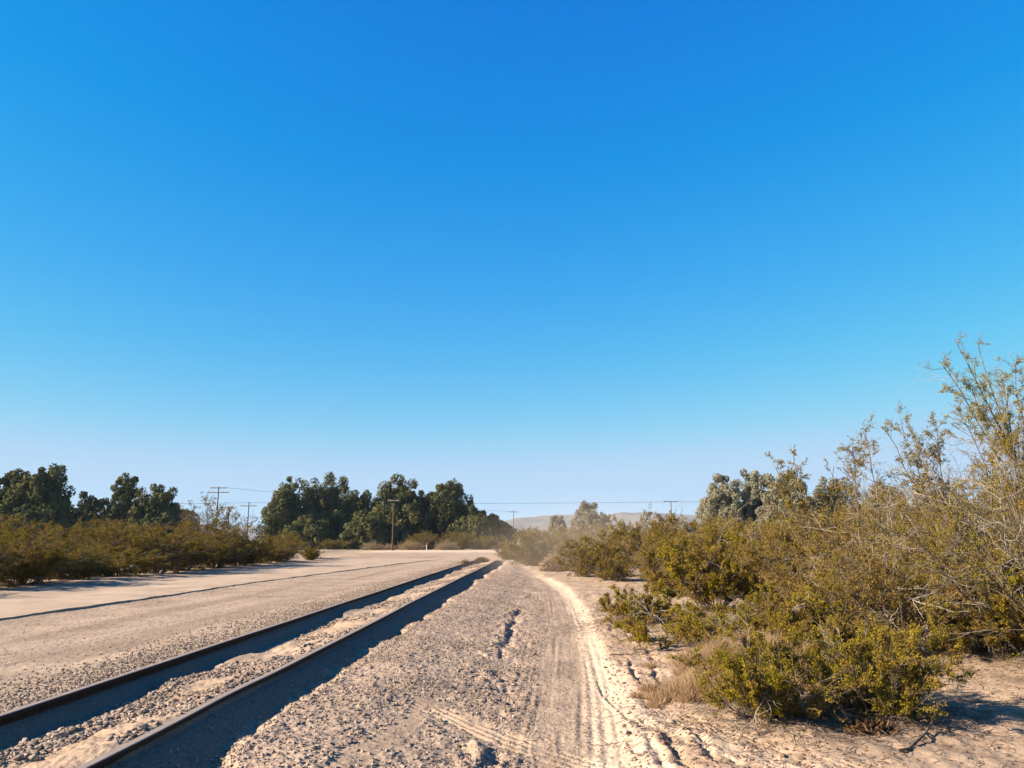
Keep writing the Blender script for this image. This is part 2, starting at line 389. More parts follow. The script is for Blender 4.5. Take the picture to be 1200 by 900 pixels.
for b in NEAR:
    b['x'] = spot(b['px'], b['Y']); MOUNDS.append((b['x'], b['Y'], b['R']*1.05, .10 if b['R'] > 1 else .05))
GRASS = [(832, 8.0, .52, .31, 42000, 'tan dry grass patch beside the nearest low bush'),
         (880, 9.3, .8, .50, 46000, 'pale straw grass patch between the creosote bushes'),
         (990, 10.3, .6, .40, 16000, 'brownish dry grass patch below the bleached branches')]

# ------------------------------------------------------------------ ground sheet
def build_ground():
    ys = [4.6]
    while ys[-1] < 7000:
        y = ys[-1]; dy = max(.0135, y*y/2700) if y < 60 else max(y*y/2700, y*.02); dy = min(dy, 400); ys.append(y+dy)
    back = [-60, -30, -15, -8, -4, -2, 0, 1.5, 2.5, 3.2, 3.7, 4.0, 4.2, 4.35, 4.5]
    ys = np.array(back+ys)
    s = np.linspace(-1, 1, 1150); o = 1+np.cumsum(.004*1.25**np.arange(27)); s = np.concatenate([-o[::-1], s, o])
    W = .75*np.maximum(ys, 4.6)+1.3
    X = s[None, :]*W[:, None]; Y = np.repeat(ys[:, None], len(s), 1)
    sh = X.shape; x = X.ravel(); y = Y.ravel()
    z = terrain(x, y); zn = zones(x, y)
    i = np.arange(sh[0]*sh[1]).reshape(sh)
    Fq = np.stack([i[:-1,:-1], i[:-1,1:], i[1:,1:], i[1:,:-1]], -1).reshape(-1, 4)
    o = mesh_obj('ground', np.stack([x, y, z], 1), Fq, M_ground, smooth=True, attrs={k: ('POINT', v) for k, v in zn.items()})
    tag(o, kind='structure')
build_ground()

# hills
def build_hills():
    xs = np.linspace(-2900, 2900, 500); vs_ = np.linspace(0, 1, 40)
    X, Vv = np.meshgrid(xs, vs_)
    Y = 1560+Vv*900+60*noise(X/300, Vv*3, 5)
    ridge = np.interp(xs/2000*F+600, [-900,-200,100,300,420,560,600,650,700,730,760,800,850,950,1100,1400,2000], [610,612,614,613,614,612,607,602,603.5,598.5,598.5,601.5,601,604,603,606,612])
    top = (632-ridge)/F*2010
    prof = np.clip(np.minimum(Vv*2.1, 1)**1.3, 0, 1)
    Z = top[None]*prof*(.84+.16*np.clip(1-abs(fbm(X/100, Y/140, 4, 77)), -1, 1))+9*fbm(X/160, Y/120, 4, 79)*prof*(1-prof*.7)-2
    Z[0] = -3
    sh = X.shape; i = np.arange(X.size).reshape(sh)
    Fq = np.stack([i[:-1,:-1], i[:-1,1:], i[1:,1:], i[1:,:-1]], -1).reshape(-1, 4)
    tag(mesh_obj('hills', np.stack([X, Y, Z], -1).reshape(-1, 3), Fq, M_hill, smooth=True), kind='structure')
build_hills()

# ------------------------------------------------------------------ old paved road on the left: a thin slab with a broken edge
def build_old_road():
    edge = [(-5,-9.1),(6,-9.0),(13.9,-8.89),(18.1,-8.73),(25.6,-8.26),(34.5,-7.44),(45,-6.5),(55.4,-5.39),(66,-4.4)]
    ys = np.concatenate([np.arange(-5, 45, .07), np.arange(45, 66, .12)])
    ex = polyx(ys, edge)+.05*noise(ys*1.1, ys*0, 3)+.025*noise(ys*5, ys*0, 4)+.12*noise(ys*.2, ys*0, 9)
    lx = -12.3+.25*noise(ys*.5, ys*0, 11)
    u = np.concatenate([np.linspace(0, .9, 22), np.linspace(.92, 1, 8)])
    X = lx[:, None]+(ex-lx)[:, None]*u[None]; Y = np.repeat(ys[:, None], len(u), 1)
    g = terrain(X.ravel(), Y.ravel(), False).reshape(X.shape)
    fade = (1-ss(46, 63, Y))
    th = .028*fade*ss(-.6, .2, noise(Y*.35, Y*0, 21)+.75)
    lift = ss(0, .06, u)[None]*1.0
    Z = g+.006+th*lift+.008*noise(X*1.2, Y*1.2, 6)*lift+.004*noise(X*5, Y*5, 8)*lift-(1-lift)*.03-.05*ss(58, 66, Y)
    # crumbled edge skirt
    X = np.concatenate([X, X[:, -1:]+.012], 1); Y = np.concatenate([Y, Y[:, -1:]], 1); Z = np.concatenate([Z, g[:, -1:]-.06], 1)
    sh = X.shape; i = np.arange(X.size).reshape(sh)
    Fq = np.stack([i[:-1,:-1], i[:-1,1:], i[1:,1:], i[1:,:-1]], -1).reshape(-1, 4)
    tag(mesh_obj('road', np.stack([X, Y, Z], -1).reshape(-1, 3), Fq, M_old), kind='structure')
build_old_road()

# ------------------------------------------------------------------ rails
def build_rail(side, label):
    ys = np.concatenate([np.arange(-3, 20, .12), np.arange(20, 54, .4)])
    wob = .010*noise(ys*.35+side*9, ys*0, 301+side)+.02*noise(ys*.12, ys*0, 311+side)
    if side > 0: wob = wob-.03*np.exp(-((ys-7.0)/.9)**2)
    cx = xc(ys)+side*G2+wob
    top = .302+.006*noise(ys*.3, ys*0, 321+side)-.10*ss(49, 54, ys)
    h = .20
    # profile (x, z from the top), head on top, web, foot
    pr = [(-.036,-.006),(-.030,0),(.030,0),(.036,-.006),(.036,-.036),(.012,-.052),(.010,-h+.03),(.065,-h+.012),(.065,-h),(-.065,-h),(-.065,-h+.012),(-.010,-h+.03),(-.012,-.052),(-.036,-.036)]
    n = len(pr); V = []
    for x, y, z in zip(cx, ys, top):
        for a, b in pr: V.append((x+a, y, z+b))
    m = len(ys); i = np.arange(m*n).reshape(m, n)
    q = []
    body = []; head = []
    for k in range(n):
        f = np.stack([i[:-1,k], i[1:,k], i[1:,(k+1)%n], i[:-1,(k+1)%n]], -1)
        (head if k in (0, 1, 2) else body).append(f)
    root = empty('rail', (0, 0, 0)); tag(root, label, 'rail', 'rails of the buried track')
    V = np.array(V)
    def sub(name, fl, mat):
        f = np.concatenate(fl); u, inv = np.unique(f, return_inverse=True); return mesh_obj(name, V[u], inv.reshape(f.shape), mat, root)
    sub('rail_head', head, M_railtop); sub('rail_web', body, M_rail)
build_rail(-1, 'rusty rail half sunk in gravel beside the wide graded road, the farther of two')
build_rail(1, 'rusty rail with a worn pale top and open trench along it, nearest the lane')

# ------------------------------------------------------------------ gravel and clods
ICO_V = None
def stone_template(rng, k):
    t = []
    phi = (1+5**.5)/2
    v = np.array([(-1,phi,0),(1,phi,0),(-1,-phi,0),(1,-phi,0),(0,-1,phi),(0,1,phi),(0,-1,-phi),(0,1,-phi),(phi,0,-1),(phi,0,1),(-phi,0,-1),(-phi,0,1)])/1.9
    f = np.array([(0,11,5),(0,5,1),(0,1,7),(0,7,10),(0,10,11),(1,5,9),(5,11,4),(11,10,2),(10,7,6),(7,1,8),(3,9,4),(3,4,2),(3,2,6),(3,6,8),(3,8,9),(4,9,5),(2,4,11),(6,2,10),(8,6,7),(9,8,1)])
    for _ in range(k):
        t.append(v*(1+rng.uniform(-.32, .32, (12,1)))*np.array([1, rng.uniform(.6, 1), rng.uniform(.45, .8)])+rng.uniform(-.1, .1, (12,3)))
    return np.array(t), f
def scatter_stones(name, xy, size, mat, seed, label, embed=.25):
    rng = np.random.default_rng(seed); T, f = stone_template(rng, 12)
    n = len(xy); z = terrain(xy[:,0].copy(), xy[:,1].copy())
    k = rng.integers(0, 12, n); a = rng.uniform(0, 6.28, n); c, s = np.cos(a), np.sin(a)
    v = T[k]*size[:, None, None]
    X = v[...,0]*c[:,None]-v[...,1]*s[:,None]; Y = v[...,0]*s[:,None]+v[...,1]*c[:,None]
    V = np.stack([X+xy[:,0:1], Y+xy[:,1:2], v[...,2]+(z+size*embed)[:,None]], -1).reshape(-1, 3)
    Fq = (f[None]+12*np.arange(n)[:,None,None]).reshape(-1, 3)
    tint = np.repeat(rng.uniform(0, 1, n), len(f))
    o = mesh_obj(name, V, Fq, mat, attrs={'tint': ('FACE', tint)})
    return tag(o, label, 'gravel', kind='stuff')
def stone_mat():
    m, n, b = newmat('ballast'); tc = nn(n, 'ShaderNodeTexCoord')
    c = mixc(n, attr(n, 'tint'), (.17,.12,.092), (.70,.535,.42))
    c = mixc(n, ramp(n, noisen(n, .8, 4, .6, tc.outputs['Object']), .44, .66), c, mixc(n, .35, c, (.17,.11,.085)))
    c = mixc(n, ramp(n, noisen(n, 40, 3, .6, tc.outputs['Object']), .4, .6), c, (.30,.235,.185))
    n.links.new(c, b.inputs['Base Color']); return m
M_ballast = stone_mat()
def build_gravel():
    rng = np.random.default_rng(7)
    P_, S_ = [], []
    # shoulder right of the track
    n = 56000; y = 4.8+(rng.uniform(0, 1, n)**1.9)*30; t = rng.uniform(1.25, 3.9, n)
    x = xc(y)+t; ed = polyx(y, EDGE)
    p = (1-ss(-.85, -.45, x-ed))*(.35+.65*ss(-.3, .3, fbm(x*1.1, y*1.1, 2, 401)))
    p = p*(1-.93*tyre_mask(x, y))
    k = rng.uniform(0, 1, n) < p; P_.append(np.stack([x[k], y[k]], 1)); S_.append(rng.uniform(.005, .014, k.sum())*(1+.9*(rng.uniform(0,1,k.sum()) > .93)))
    # lane: fine gravel
    n = 8500; y = 4.8+(rng.uniform(0, 1, n)**1.7)*16; x = polyx(y, EDGE)+rng.uniform(-.9, .1, n)
    P_.append(np.stack([x, y], 1)); S_.append(rng.uniform(.004, .009, n))
    # between the rails, in patches
    n = 30000; y = 4.8+(rng.uniform(0, 1, n)**1.6)*40; t = rng.uniform(-.45, .66, n); x = xc(y)+t
    p = ss(-.3, .2, fbm(x*1.4, y*1.0, 2, 411)); k = rng.uniform(0, 1, n) < p
    P_.append(np.stack([x[k], y[k]], 1)); S_.append(rng.uniform(.008, .024, k.sum())*(1+.8*(rng.uniform(0,1,k.sum()) > .95)))
    # stones against the outer side of the far rail
    n = 16000; y = 4.8+(rng.uniform(0, 1, n)**1.5)*44; t = -G2-.06-np.abs(rng.normal(0, .45, n)); x = xc(y)+t
    P_.append(np.stack([x, y], 1)); S_.append(rng.uniform(.007, .02, n))
    n = 2600; y = 4.8+(rng.uniform(0, 1, n)**1.6)*34; t = rng.uniform(-.3, .62, n); x = xc(y)+t
    k = rng.uniform(0, 1, n) < ss(-.1, .4, fbm(x*1.4, y*1.0, 2, 411)); P_.append(np.stack([x[k], y[k]], 1)); S_.append(rng.uniform(.016, .036, k.sum()))
    n = 1500; y = 4.8+(rng.uniform(0, 1, n)**1.8)*26; t = rng.uniform(1.2, 3.0, n); x = xc(y)+t
    P_.append(np.stack([x, y], 1)); S_.append(rng.uniform(.011, .022, n))
    # road and trench, thin
    n = 6000; y = 6+(rng.uniform(0, 1, n)**1.4)*34; x = xc(y)-rng.uniform(1.5, 9, n)
    P_.append(np.stack([x, y], 1)); S_.append(rng.uniform(.006, .014, n))
    n = 2600; y = 4.8+(rng.uniform(0, 1, n)**1.5)*26; x = xc(y)+1.32-np.abs(rng.normal(0, .22, n))
    P_.append(np.stack([x, y], 1)); S_.append(rng.uniform(.008, .02, n))
    scatter_stones('gravel', np.concatenate(P_), np.concatenate(S_), M_ballast, 8, 'crushed grey and tan ballast stones along the track')
    # clods on the sand at the right
    n = 5200; y = 4.9+(rng.uniform(0, 1, n)**1.5)*14; x = polyx(y, EDGE)+.2+np.abs(rng.normal(0, 1.6, n))
    o = scatter_stones('pebbles', np.stack([x, y], 1), rng.uniform(.005, .016, n)*(1+1.0*(rng.uniform(0,1,n) > .97)), M_clod, 9, 'small brown clods and pebbles on the pale sand')
build_gravel()

# ------------------------------------------------------------------ plants
def norm(v): return v/np.maximum(np.linalg.norm(v, axis=-1, keepdims=True), 1e-9)
def grow(st, d, L, K, wander, up, rng):
    n = len(st); pts = np.zeros((n, K+1, 3)); pts[:,0] = st; d = norm(d)
    for k in range(K):
        d = norm(d+rng.normal(0, wander, (n,3))+np.array([0,0,up]))
        pts[:,k+1] = pts[:,k]+d*(L/K)[:,None]
    return pts
def tubes(pts, r0, r1, sides):
    n, K1, _ = pts.shape
    tan = np.zeros_like(pts); tan[:,1:-1] = pts[:,2:]-pts[:,:-2]; tan[:,0] = pts[:,1]-pts[:,0]; tan[:,-1] = pts[:,-1]-pts[:,-2]; tan = norm(tan)
    ref = np.where(abs(tan[...,2:3]) > .9, np.array([1.,0,0]), np.array([0,0,1.]))
    a = norm(np.cross(tan, ref)); b = np.cross(tan, a)
    r = r0[:,None]+(r1-r0)[:,None]*np.linspace(0, 1, K1)[None]
    ang = np.arange(sides)*2*math.pi/sides
    V = pts[:,:,None,:]+r[...,None,None]*(np.cos(ang)[None,None,:,None]*a[:,:,None,:]+np.sin(ang)[None,None,:,None]*b[:,:,None,:])
    i = np.arange(n*K1*sides).reshape(n, K1, sides); j = np.roll(i, -1, 2)
    Fq = np.stack([i[:,:-1], j[:,:-1], j[:,1:], i[:,1:]], -1).reshape(-1, 4)
    return V.reshape(-1, 3), Fq
def pick(pts, n, lo, hi, rng, w=None):
    k = rng.integers(0, len(pts), n) if w is None else rng.choice(len(pts), n, p=w)
    u = rng.uniform(lo, hi, n)*(pts.shape[1]-1); i = np.minimum(u.astype(int), pts.shape[1]-2); f = (u-i)[:,None]
    p = pts[k,i]*(1-f)+pts[k,i+1]*f; d = norm(pts[k,i+1]-pts[k,i]); return p, d, u/(pts.shape[1]-1), k
def leaves(p, size, rng, aspect=.5, flat=0., droop=None):
    n = len(p); d = norm(rng.normal(0, 1, (n,3))+(0 if droop is None else droop)); q = norm(np.cross(d, rng.normal(0, 1, (n,3))))
    s = (size*rng.uniform(.6, 1.25, n))[:,None]
    V = np.stack([p-d*s*.5, p+q*s*aspect*.5, p+d*s*.5, p-q*s*aspect*.5], 1).reshape(-1, 3)
    return V, np.arange(n*4).reshape(-1, 4)
def cat(parts):
    V = []; Fl = []; o = 0
    for v, f in parts: V.append(v); Fl.append(f+o); o += len(v)
    return np.concatenate(V), np.concatenate(Fl)

def bush_mesh(root, R, H, seed, nst=26, n2=6, n3=7, nleaf=22, lsize=.02, mat=M_creo, dead=0, thick=1., bare_low=.3, shoots=0, rust=0, plumes=()):
    rng = np.random.default_rng(seed)
    az = rng.uniform(0, 2*math.pi, nst); tilt = np.arctan2(R*rng.uniform(.15, 1.0, nst)**.8, H*rng.uniform(.75, 1, nst))
    st = np.stack([np.cos(az), np.sin(az), 0*az], 1)*rng.uniform(.02, .16*R+.05, nst)[:,None]; st[:,2] = -.05
    d = np.stack([np.sin(tilt)*np.cos(az), np.sin(tilt)*np.sin(az), np.cos(tilt)], 1)
    L1 = np.hypot(R*np.sin(tilt), H*np.cos(tilt))*rng.uniform(.68, .95, nst)
    if shoots: L1[:shoots] *= 1.12; d[:shoots,2] += .45
    p1 = grow(st, d, L1, 8, .13, .015, rng)
    N2 = nst*n2; s2, t2, u2, k2 = pick(p1, N2, bare_low, 1, rng)
    L2 = L1[k2]*rng.uniform(.18, .42, N2)*(1.15-.5*u2)
    d2 = norm(t2+.85*norm(rng.normal(0, 1, (N2,3)))+np.array([0,0,.1])); p2 = grow(s2, d2, L2, 5, .2, .03, rng)
    N3 = N2*n3; s3, t3, u3, k3 = pick(p2, N3, .25, 1, rng)
    L3 = np.minimum(L2[k3], .5)*rng.uniform(.25, .65, N3)
    d3 = norm(t3+.8*norm(rng.normal(0, 1, (N3,3)))+np.array([0,0,.1])); p3 = grow(s3, d3, L3, 3, .25, .03, rng)
    rb = .011*thick*(H/2)**.7
    r1 = rb*rng.uniform(.6, 1.4, nst)
    parts = [tubes(p1, r1, r1*.25, 5), tubes(p2, r1[k2]*.45, r1[k2]*.14, 4), tubes(p3, r1[k2][k3]*.17, r1[k2][k3]*.08, 3)]
    extra = None
    if len(plumes):
        T = np.array(plumes, float); m = len(T); u = np.linspace(0, 1, 11)[None,:,None]
        bow = rng.normal(0, .10, (m,1,3))*np.sin(u*math.pi)
        pa = T[:,None]*(.35*u+.65*u**1.0)+bow+rng.normal(0, .014, (m,11,3))*np.minimum(u*3, 1); pa[...,0] -= (T[:,None,0]*.18*np.sin(u[...,0]*math.pi)); pa[:,0,2] = -.05
        n2p = 20; sa, ta, ua, ka = pick(pa, m*n2p, .62, 1, rng)
        pb = grow(sa, ta+.9*norm(rng.normal(0,1,(len(sa),3)))+np.array([0,0,.15]), rng.uniform(.12, .34, len(sa)), 5, .22, .02, rng)
        sb_, tb_, ub_, kb_ = pick(pb, m*n2p*7, .3, 1, rng)
        pc = grow(sb_, tb_+.8*norm(rng.normal(0,1,(len(sb_),3))), rng.uniform(.04, .13, len(sb_)), 3, .25, .02, rng)
        parts += [tubes(pa, np.full(m, .013), np.full(m, .004), 6), tubes(pb, np.full(len(pb), .0035), np.full(len(pb), .0015), 4), tubes(pc, np.full(len(pc), .0015), np.full(len(pc), .0008), 3)]
        extra, _, _, _ = pick(pc, len(pc)*13, .15, 1, rng); extra = extra+rng.normal(0, .012, extra.shape)
    V, Fq = cat(parts); mesh_obj('stems', V, Fq, M_stem, root)
    # leaves on the live twigs; whole branches are bare
    live2 = rng.uniform(0, 1, N2) > .18+.25*(1-u2); live3 = live2[k3] & (rng.uniform(0, 1, N3) > .12)
    q3 = p3[live3]; nl = int(len(q3)*nleaf)
    lp, ld, lu, lk = pick(q3, nl, .15, 1.0, rng); lp = lp+rng.normal(0, lsize*.5, lp.shape)
    br = rng.uniform(0, 1, N2)[k3][live3][lk]*.6+.4*rng.uniform(0, 1, nl)
    if extra is not None: lp = np.concatenate([lp, extra]); br = np.concatenate([br, rng.uniform(.3, 1, len(extra))])
    V, Fq = leaves(lp, lsize, rng, .55)
    mesh_obj('foliage', V, Fq, mat, root, attrs={'tint': ('FACE', br)})
    if True:
        kk = rng.uniform(0, 1, N3) < .10+rust*ss(.55*H, H, p3[:,-1,2])+.14*(noise(p3[:,0,0]*2.2, p3[:,0,2]*2.2+p3[:,0,1], seed) > .25); q = p3[kk]
        if len(q):
            lp, _, _, _ = pick(q, int(len(q)*nleaf), .3, 1, rng); lp = lp+rng.normal(0, lsize, lp.shape)
            V, Fq = leaves(lp, lsize*.9, rng, .5); mesh_obj('dry_foliage', V, Fq, M_rust, root, attrs={'tint': ('FACE', rng.uniform(0, 1, len(Fq)))})
    if dead:
        az = rng.uniform(math.pi*.55, math.pi*1.75, dead); tl = rng.uniform(.7, 1.35, dead)
        dd = np.stack([np.sin(tl)*np.cos(az), np.sin(tl)*np.sin(az), np.cos(tl)], 1)
        s = rng.normal(0, .12, (dead,3)); s[:,2] = rng.uniform(.15, .55, dead)*H
        LL = R*rng.uniform(.7, 1.15, dead)
        a = grow(s, dd, LL, 9, .22, -.02, rng)
        sb, tb, ub, kb = pick(a, dead*8, .25, 1, rng); Lb = LL[kb]*rng.uniform(.12, .38, len(sb))
        b = grow(sb, norm(tb+.8*norm(rng.normal(0,1,(len(sb),3)))), Lb, 5, .28, 0, rng)
        sc_, tc_, uc_, kc_ = pick(b, dead*34, .2, 1, rng); Lc = Lb[kc_]*rng.uniform(.2, .6, len(sc_))
        c = grow(sc_, norm(tc_+.9*norm(rng.normal(0,1,(len(sc_),3)))), Lc, 3, .3, 0, rng)
        ra = .009*rng.uniform(.5, 1.1, dead)
        V, Fq = cat([tubes(a, ra, ra*.3, 5), tubes(b, ra[kb]*.45, ra[kb]*.2, 4), tubes(c, ra[kb][kc_]*.24, ra[kb][kc_]*.12, 3)])
        mesh_obj('dead_branches', V, Fq, M_dead, root)
CREO = 'creosote bushes'
PLUMES = {1215: [(1148,425,8.7),(1172,432,8.9),(1128,452,8.6),(1196,462,9.0),(1160,478,8.7),(1186,505,8.5),(1215,450,9.2),(1140,505,8.8)],
          1120: [(1068,520,10.3),(1050,532,10.1),(1090,540,10.6),(1112,528,10.4)], 1035: [(1022,528,9.8),(1008,545,9.5)],
          965: [(938,548,13.3),(915,560,13.1),(985,560,13.6)]}
def near_bushes():
    for i, b in enumerate(NEAR):
        root = empty('creosote_bush', (b['x'], b['Y'], gz(b['x'], b['Y'])-.02), 0)
        tag(root, b['lab'], 'bush', 'creosote bushes right of the lane')
        s = b['s']; R, H = b['R'], b['H']; ls = max(.017, b['Y']*.0021)
        pl = [(spot(a_, y_)-b['x'], y_-b['Y'], hgt(c_, y_)) for a_, c_, y_ in PLUMES.get(b['px'], ())]
        if s == 'low':   bush_mesh(root, R, H, 11+i, 50, 9, 9, 28, ls, dead=4, thick=.8, bare_low=.1)
        elif s == 'mid': bush_mesh(root, R, H, 11+i, 55, 9, 9, 25, ls, dead=3, thick=.85, bare_low=.12, rust=.25 if b['Y'] > 18 else 0, plumes=pl)
        elif s == 'sparse': bush_mesh(root, R, H, 11+i, 24, 7, 7, 27, ls, dead=3, bare_low=.2)
        elif s == 'tall': bush_mesh(root, R, H, 11+i, 70, 9, 9, 25, ls, dead=22, thick=.8, bare_low=.1, shoots=5, rust=.3, plumes=pl)
        elif s == 'dead': bush_mesh(root, R, H, 11+i, 62, 9, 9, 24, ls, mat=M_creoB, dead=16, thick=.8, bare_low=.1, shoots=5, plumes=pl)
near_bushes()

def grass_patch(px, Y, R, H, n, lab, seed):
    rng = np.random.default_rng(seed); x0 = spot(px, Y)
    nt_ = 160; c = rng.normal(0, .5, (nt_,2))*R; k = rng.integers(0, nt_, n)
    base = c[k]+rng.normal(0, .035, (n,2)); X = base[:,0]+x0; Yy = base[:,1]+Y
    z = terrain(X, Yy, False)
    out_ = base-c[k]; d = np.stack([out_[:,0]*9+rng.normal(0,.6,n), out_[:,1]*9+rng.normal(0,.6,n), np.ones(n)], 1)
    L = H*rng.uniform(.35, 1.1, n)*np.exp(-(base**2).sum(1)/(R*R*1.6))
    p = grow(np.stack([X-x0, Yy-Y, z], 1), d, L, 3, .2, -.03, rng)
    w = .0028*rng.uniform(.6, 1.3, n); side = norm(np.cross(d, rng.normal(0,1,(n,3))))*w[:,None]
    V = np.stack([p[:,0]-side, p[:,0]+side, p[:,1]+side*.8, p[:,1]-side*.8, p[:,2]+side*.6, p[:,2]-side*.6, p[:,3]], 1)
    i = np.arange(n)[:,None]*7
    q = np.concatenate([i+np.array([[0,1,2,3]]), i+np.array([[3,2,4,5]])]); t = i+np.array([[5,4,6]])
    tn = rng.uniform(0, 1, n)
    o = mesh_obj('dry_grass', V.reshape(-1, 3), [q, t], M_straw, attrs={'tint': ('FACE', np.concatenate([tn, tn, tn]))})
    o.location = (x0, Y, 0); tag(o, lab, 'dry grass', 'dry grass patches', kind='stuff')
for i, g in enumerate(GRASS): grass_patch(*g, seed=500+i)

# generic bushes for the middle distance, a few prototypes copied
def place(root, x, y, rz, s, sz=None):
    root.location = (x, y, gz(x, y)-.03); root.rotation_euler = (0, 0, rz); root.scale = (s, s, sz if sz else s)
protos = []
for k in range(5):
    r = empty('creosote_bush'); R, H = [(1.7,2.1),(1.9,2.3),(1.5,1.9),(2.1,2.2),(1.6,2.6)][k]
    bush_mesh(r, R, H, 900+k, 54, 8, 7, 19, .05, mat=M_creo2, dead=9 if k in (1,4) else 4, bare_low=.02, thick=1.0)
    protos.append([r, False])
def bush(k, x, y, rz, s, sz, lab, group):
    p = protos[k]
    if not p[1]: o = p[0]; p[1] = True
    else: o = copy_tree(p[0])
    place(o, x, y, rz, s, sz); tag(o, lab, 'bush', group); return o
rng = np.random.default_rng(77)
ordn = ['nearest', 'second', 'third', 'fourth', 'fifth', 'sixth', 'seventh', 'eighth', 'ninth', 'tenth', 'eleventh', 'twelfth', 'thirteenth']
LG = 'creosote bushes along the old paved road'
row = [(21.2,-14.9,.95),(23.6,-14.6,1.0),(26.2,-14.6,.95),(28.9,-14.5,1.0),(31.8,-14.3,1.02),(34.6,-14.5,1.05),(37.6,-14.2,1.05),(40.6,-14.0,1.05),(43.8,-13.9,1.0),(47.2,-13.9,.95)]
for i, (y, x, s) in enumerate(row):
    bush(i % 5, x, y, rng.uniform(0, 6.3), s*1.12, s*rng.uniform(.56, .92), '%s creosote bush from the near end of the row edging the old paved road' % ordn[i], LG)
for x, y, s in ((-17.5,19.5,1.0),(-18.4,22.5,1.1),(-18.6,27,1.2),(-19,32,1.2),(-19.5,37,1.25),(-19,43,1.3),(-18.5,50,1.2),(-23,25,1.2),(-25,31,1.3),(-26,40,1.4),(-25,49,1.4),(-16.5,56,1.1)):
    bush(int(rng.integers(0,5)), x, y, rng.uniform(0, 6.3), s, s*.78, 'creosote bush in the thicket behind the %s bush of the roadside row' % ordn[min(range(10), key=lambda q: abs(row[q][1]/row[q][0]-x/y))], 'creosote bushes in the thicket left of the old road')
for x, y, s, lb in ((-15.5,17.8,.95,'creosote bush cut by the left edge, just before the row along the old paved road'),(-15.2,14.5,1.0,'creosote bush beyond the left edge, the one nearest the camera')):
    bush(int(rng.integers(0,5)), x, y, rng.uniform(0, 6.3), s, s*.8, lb, 'creosote bushes at the left edge')
# the thin leggy bush with pale limbs against the sky, end of the row
r = empty('creosote_bush', (-14.9, 39.2, gz(-14.9, 39.2)))
bush_mesh(r, 2.3, 3.5, 31, 30, 6, 6, 8, .075, mat=M_creo2, dead=22, bare_low=.35, shoots=6)
tag(r, 'tall thin creosote with pale bare limbs below the utility poles', 'bush', LG)
bush(2, -13.0, 51.0, 1.0, .62, .55, 'small brownish bush at the far end of the old paved road', LG)
# right of the lane, middle distance
mid = [(1, 718, 30.0, 1.0, .86, 'hazy round creosote bush where the lane bends right'),
       (0, 683, 33.5, .85, .8, 'smaller hazy bush just left of the round one at the bend'),
       (3, 622, 46.5, 1.1, 1.1, 'wide olive bush standing over the end of the rails'),
       (4, 655, 50.0, 1.05, 1.0, 'dusty bush behind the tumbleweed at the lane end'),
       (2, 598, 57.0, .9, .75, 'low bush just past the end of the rails'),
       (1, 775, 27.0, 1.1, 1.1, 'creosote bush behind the bush with the bare diagonal stem'),
       (0, 790, 21.5, .85, .85, 'yellow-green creosote bush beside the dense olive one')]
for k, px, Y, s, sz, lab in mid:
    bush(k, spot(px, Y), Y, rng.uniform(0, 6.3), s, sz, lab, 'creosote bushes right of the lane')
fill = [(9.5,22,1.2),(13,20,1.3),(11,27,1.2),(15,26,1.3),(8.2,31,1.1),(19,24,1.3),(13,33,1.3),(18,32,1.3),(7.5,40,1.2),(11.5,41,1.2),(16,42,1.3),(22,38,1.3),(6,52,1.2),(10,55,1.2),(15,54,1.2),(21,50,1.3),(28,45,1.3),(9,13,1.1),(12.5,14.5,1.2),(8.8,17,1.2),(4.5,62,1.1),(9,68,1.2),(16,70,1.2),(25,65,1.2),(34,60,1.3)]
for x, y, s in fill:
    bush(int(rng.integers(0,5)), x, y, rng.uniform(0, 6.3), s, s*.95, 'creosote bush in the scrub behind the near bushes right of the lane', 'creosote bushes in the right-hand scrub')
# bushes beyond the crossing, below the tall trees
for k, px, Y, s, sz, lab in [(1, 497, 112, 1.9, 1.15, 'yellowish bush below the trees just right of the T-shaped pole'),
                             (4, 540, 112, 1.6, 1.1, 'brown-topped bush below the trees, left one of two side by side'),
                             (0, 566, 112, 1.7, 1.0, 'brown-topped bush below the trees, right one of two side by side'),
                             (3, 392, 112, 1.4, .8, 'low dark bush at the foot of the left tall trees')]:
    bush(k, spot(px, Y), Y, rng.uniform(0, 6.3), s, sz, lab, 'bushes below the tall trees')
for i in range(46):
    x = rng.uniform(-10, 130); y = rng.uniform(120, 330)
    bush(int(rng.integers(0,5)), x, y, rng.uniform(0, 6.3), rng.uniform(1, 1.7), None, 'far creosote bush on the flats before the hills', 'far creosote bushes on the flats')

# tumbleweeds: tangled dry balls
def tumble_mesh(name, R, H, seed, mat, n=900):
    rng = np.random.default_rng(seed)
    d = norm(rng.normal(0, 1, (n,3))); d[:,2] = abs(d[:,2]); st = d*np.array([R,R,H])*rng.uniform(.1, .7, (n,1)); st[:,2] = np.maximum(st[:,2], .0)
    p = grow(st, d+rng.normal(0, .5, (n,3)), np.full(n, R*.55), 4, .35, 0, rng)
    p[...,2] = np.maximum(p[...,2], .01)
    V, Fq = tubes(p, np.full(n, .012), np.full(n, .006), 3)
    return mesh_obj(name, V, Fq, mat, attrs={'tint': ('FACE', np.repeat(rng.uniform(0, 1, n), len(Fq)//n))})
def tum(px, Y, R, H, lab, seed, mat=M_tumble, n=900):
    o = tumble_mesh('tumbleweed', R, H, seed, mat, n); x = spot(px, Y); o.location = (x, Y, gz(x, Y)-.03); tag(o, lab, 'tumbleweed', 'tumbleweeds')
tum(650, 38.5, .85, .85, 'round tan tumbleweed beside the lane where the rails end', 601, n=1500)
tum(565, 49.5, .55, .22, 'dark reddish tangle of dry weed lying over the end of the far rail', 602, M_reddry)
tum(545, 44, .35, .3, 'small reddish dry weed beside the far rail', 603, M_reddry, 200)
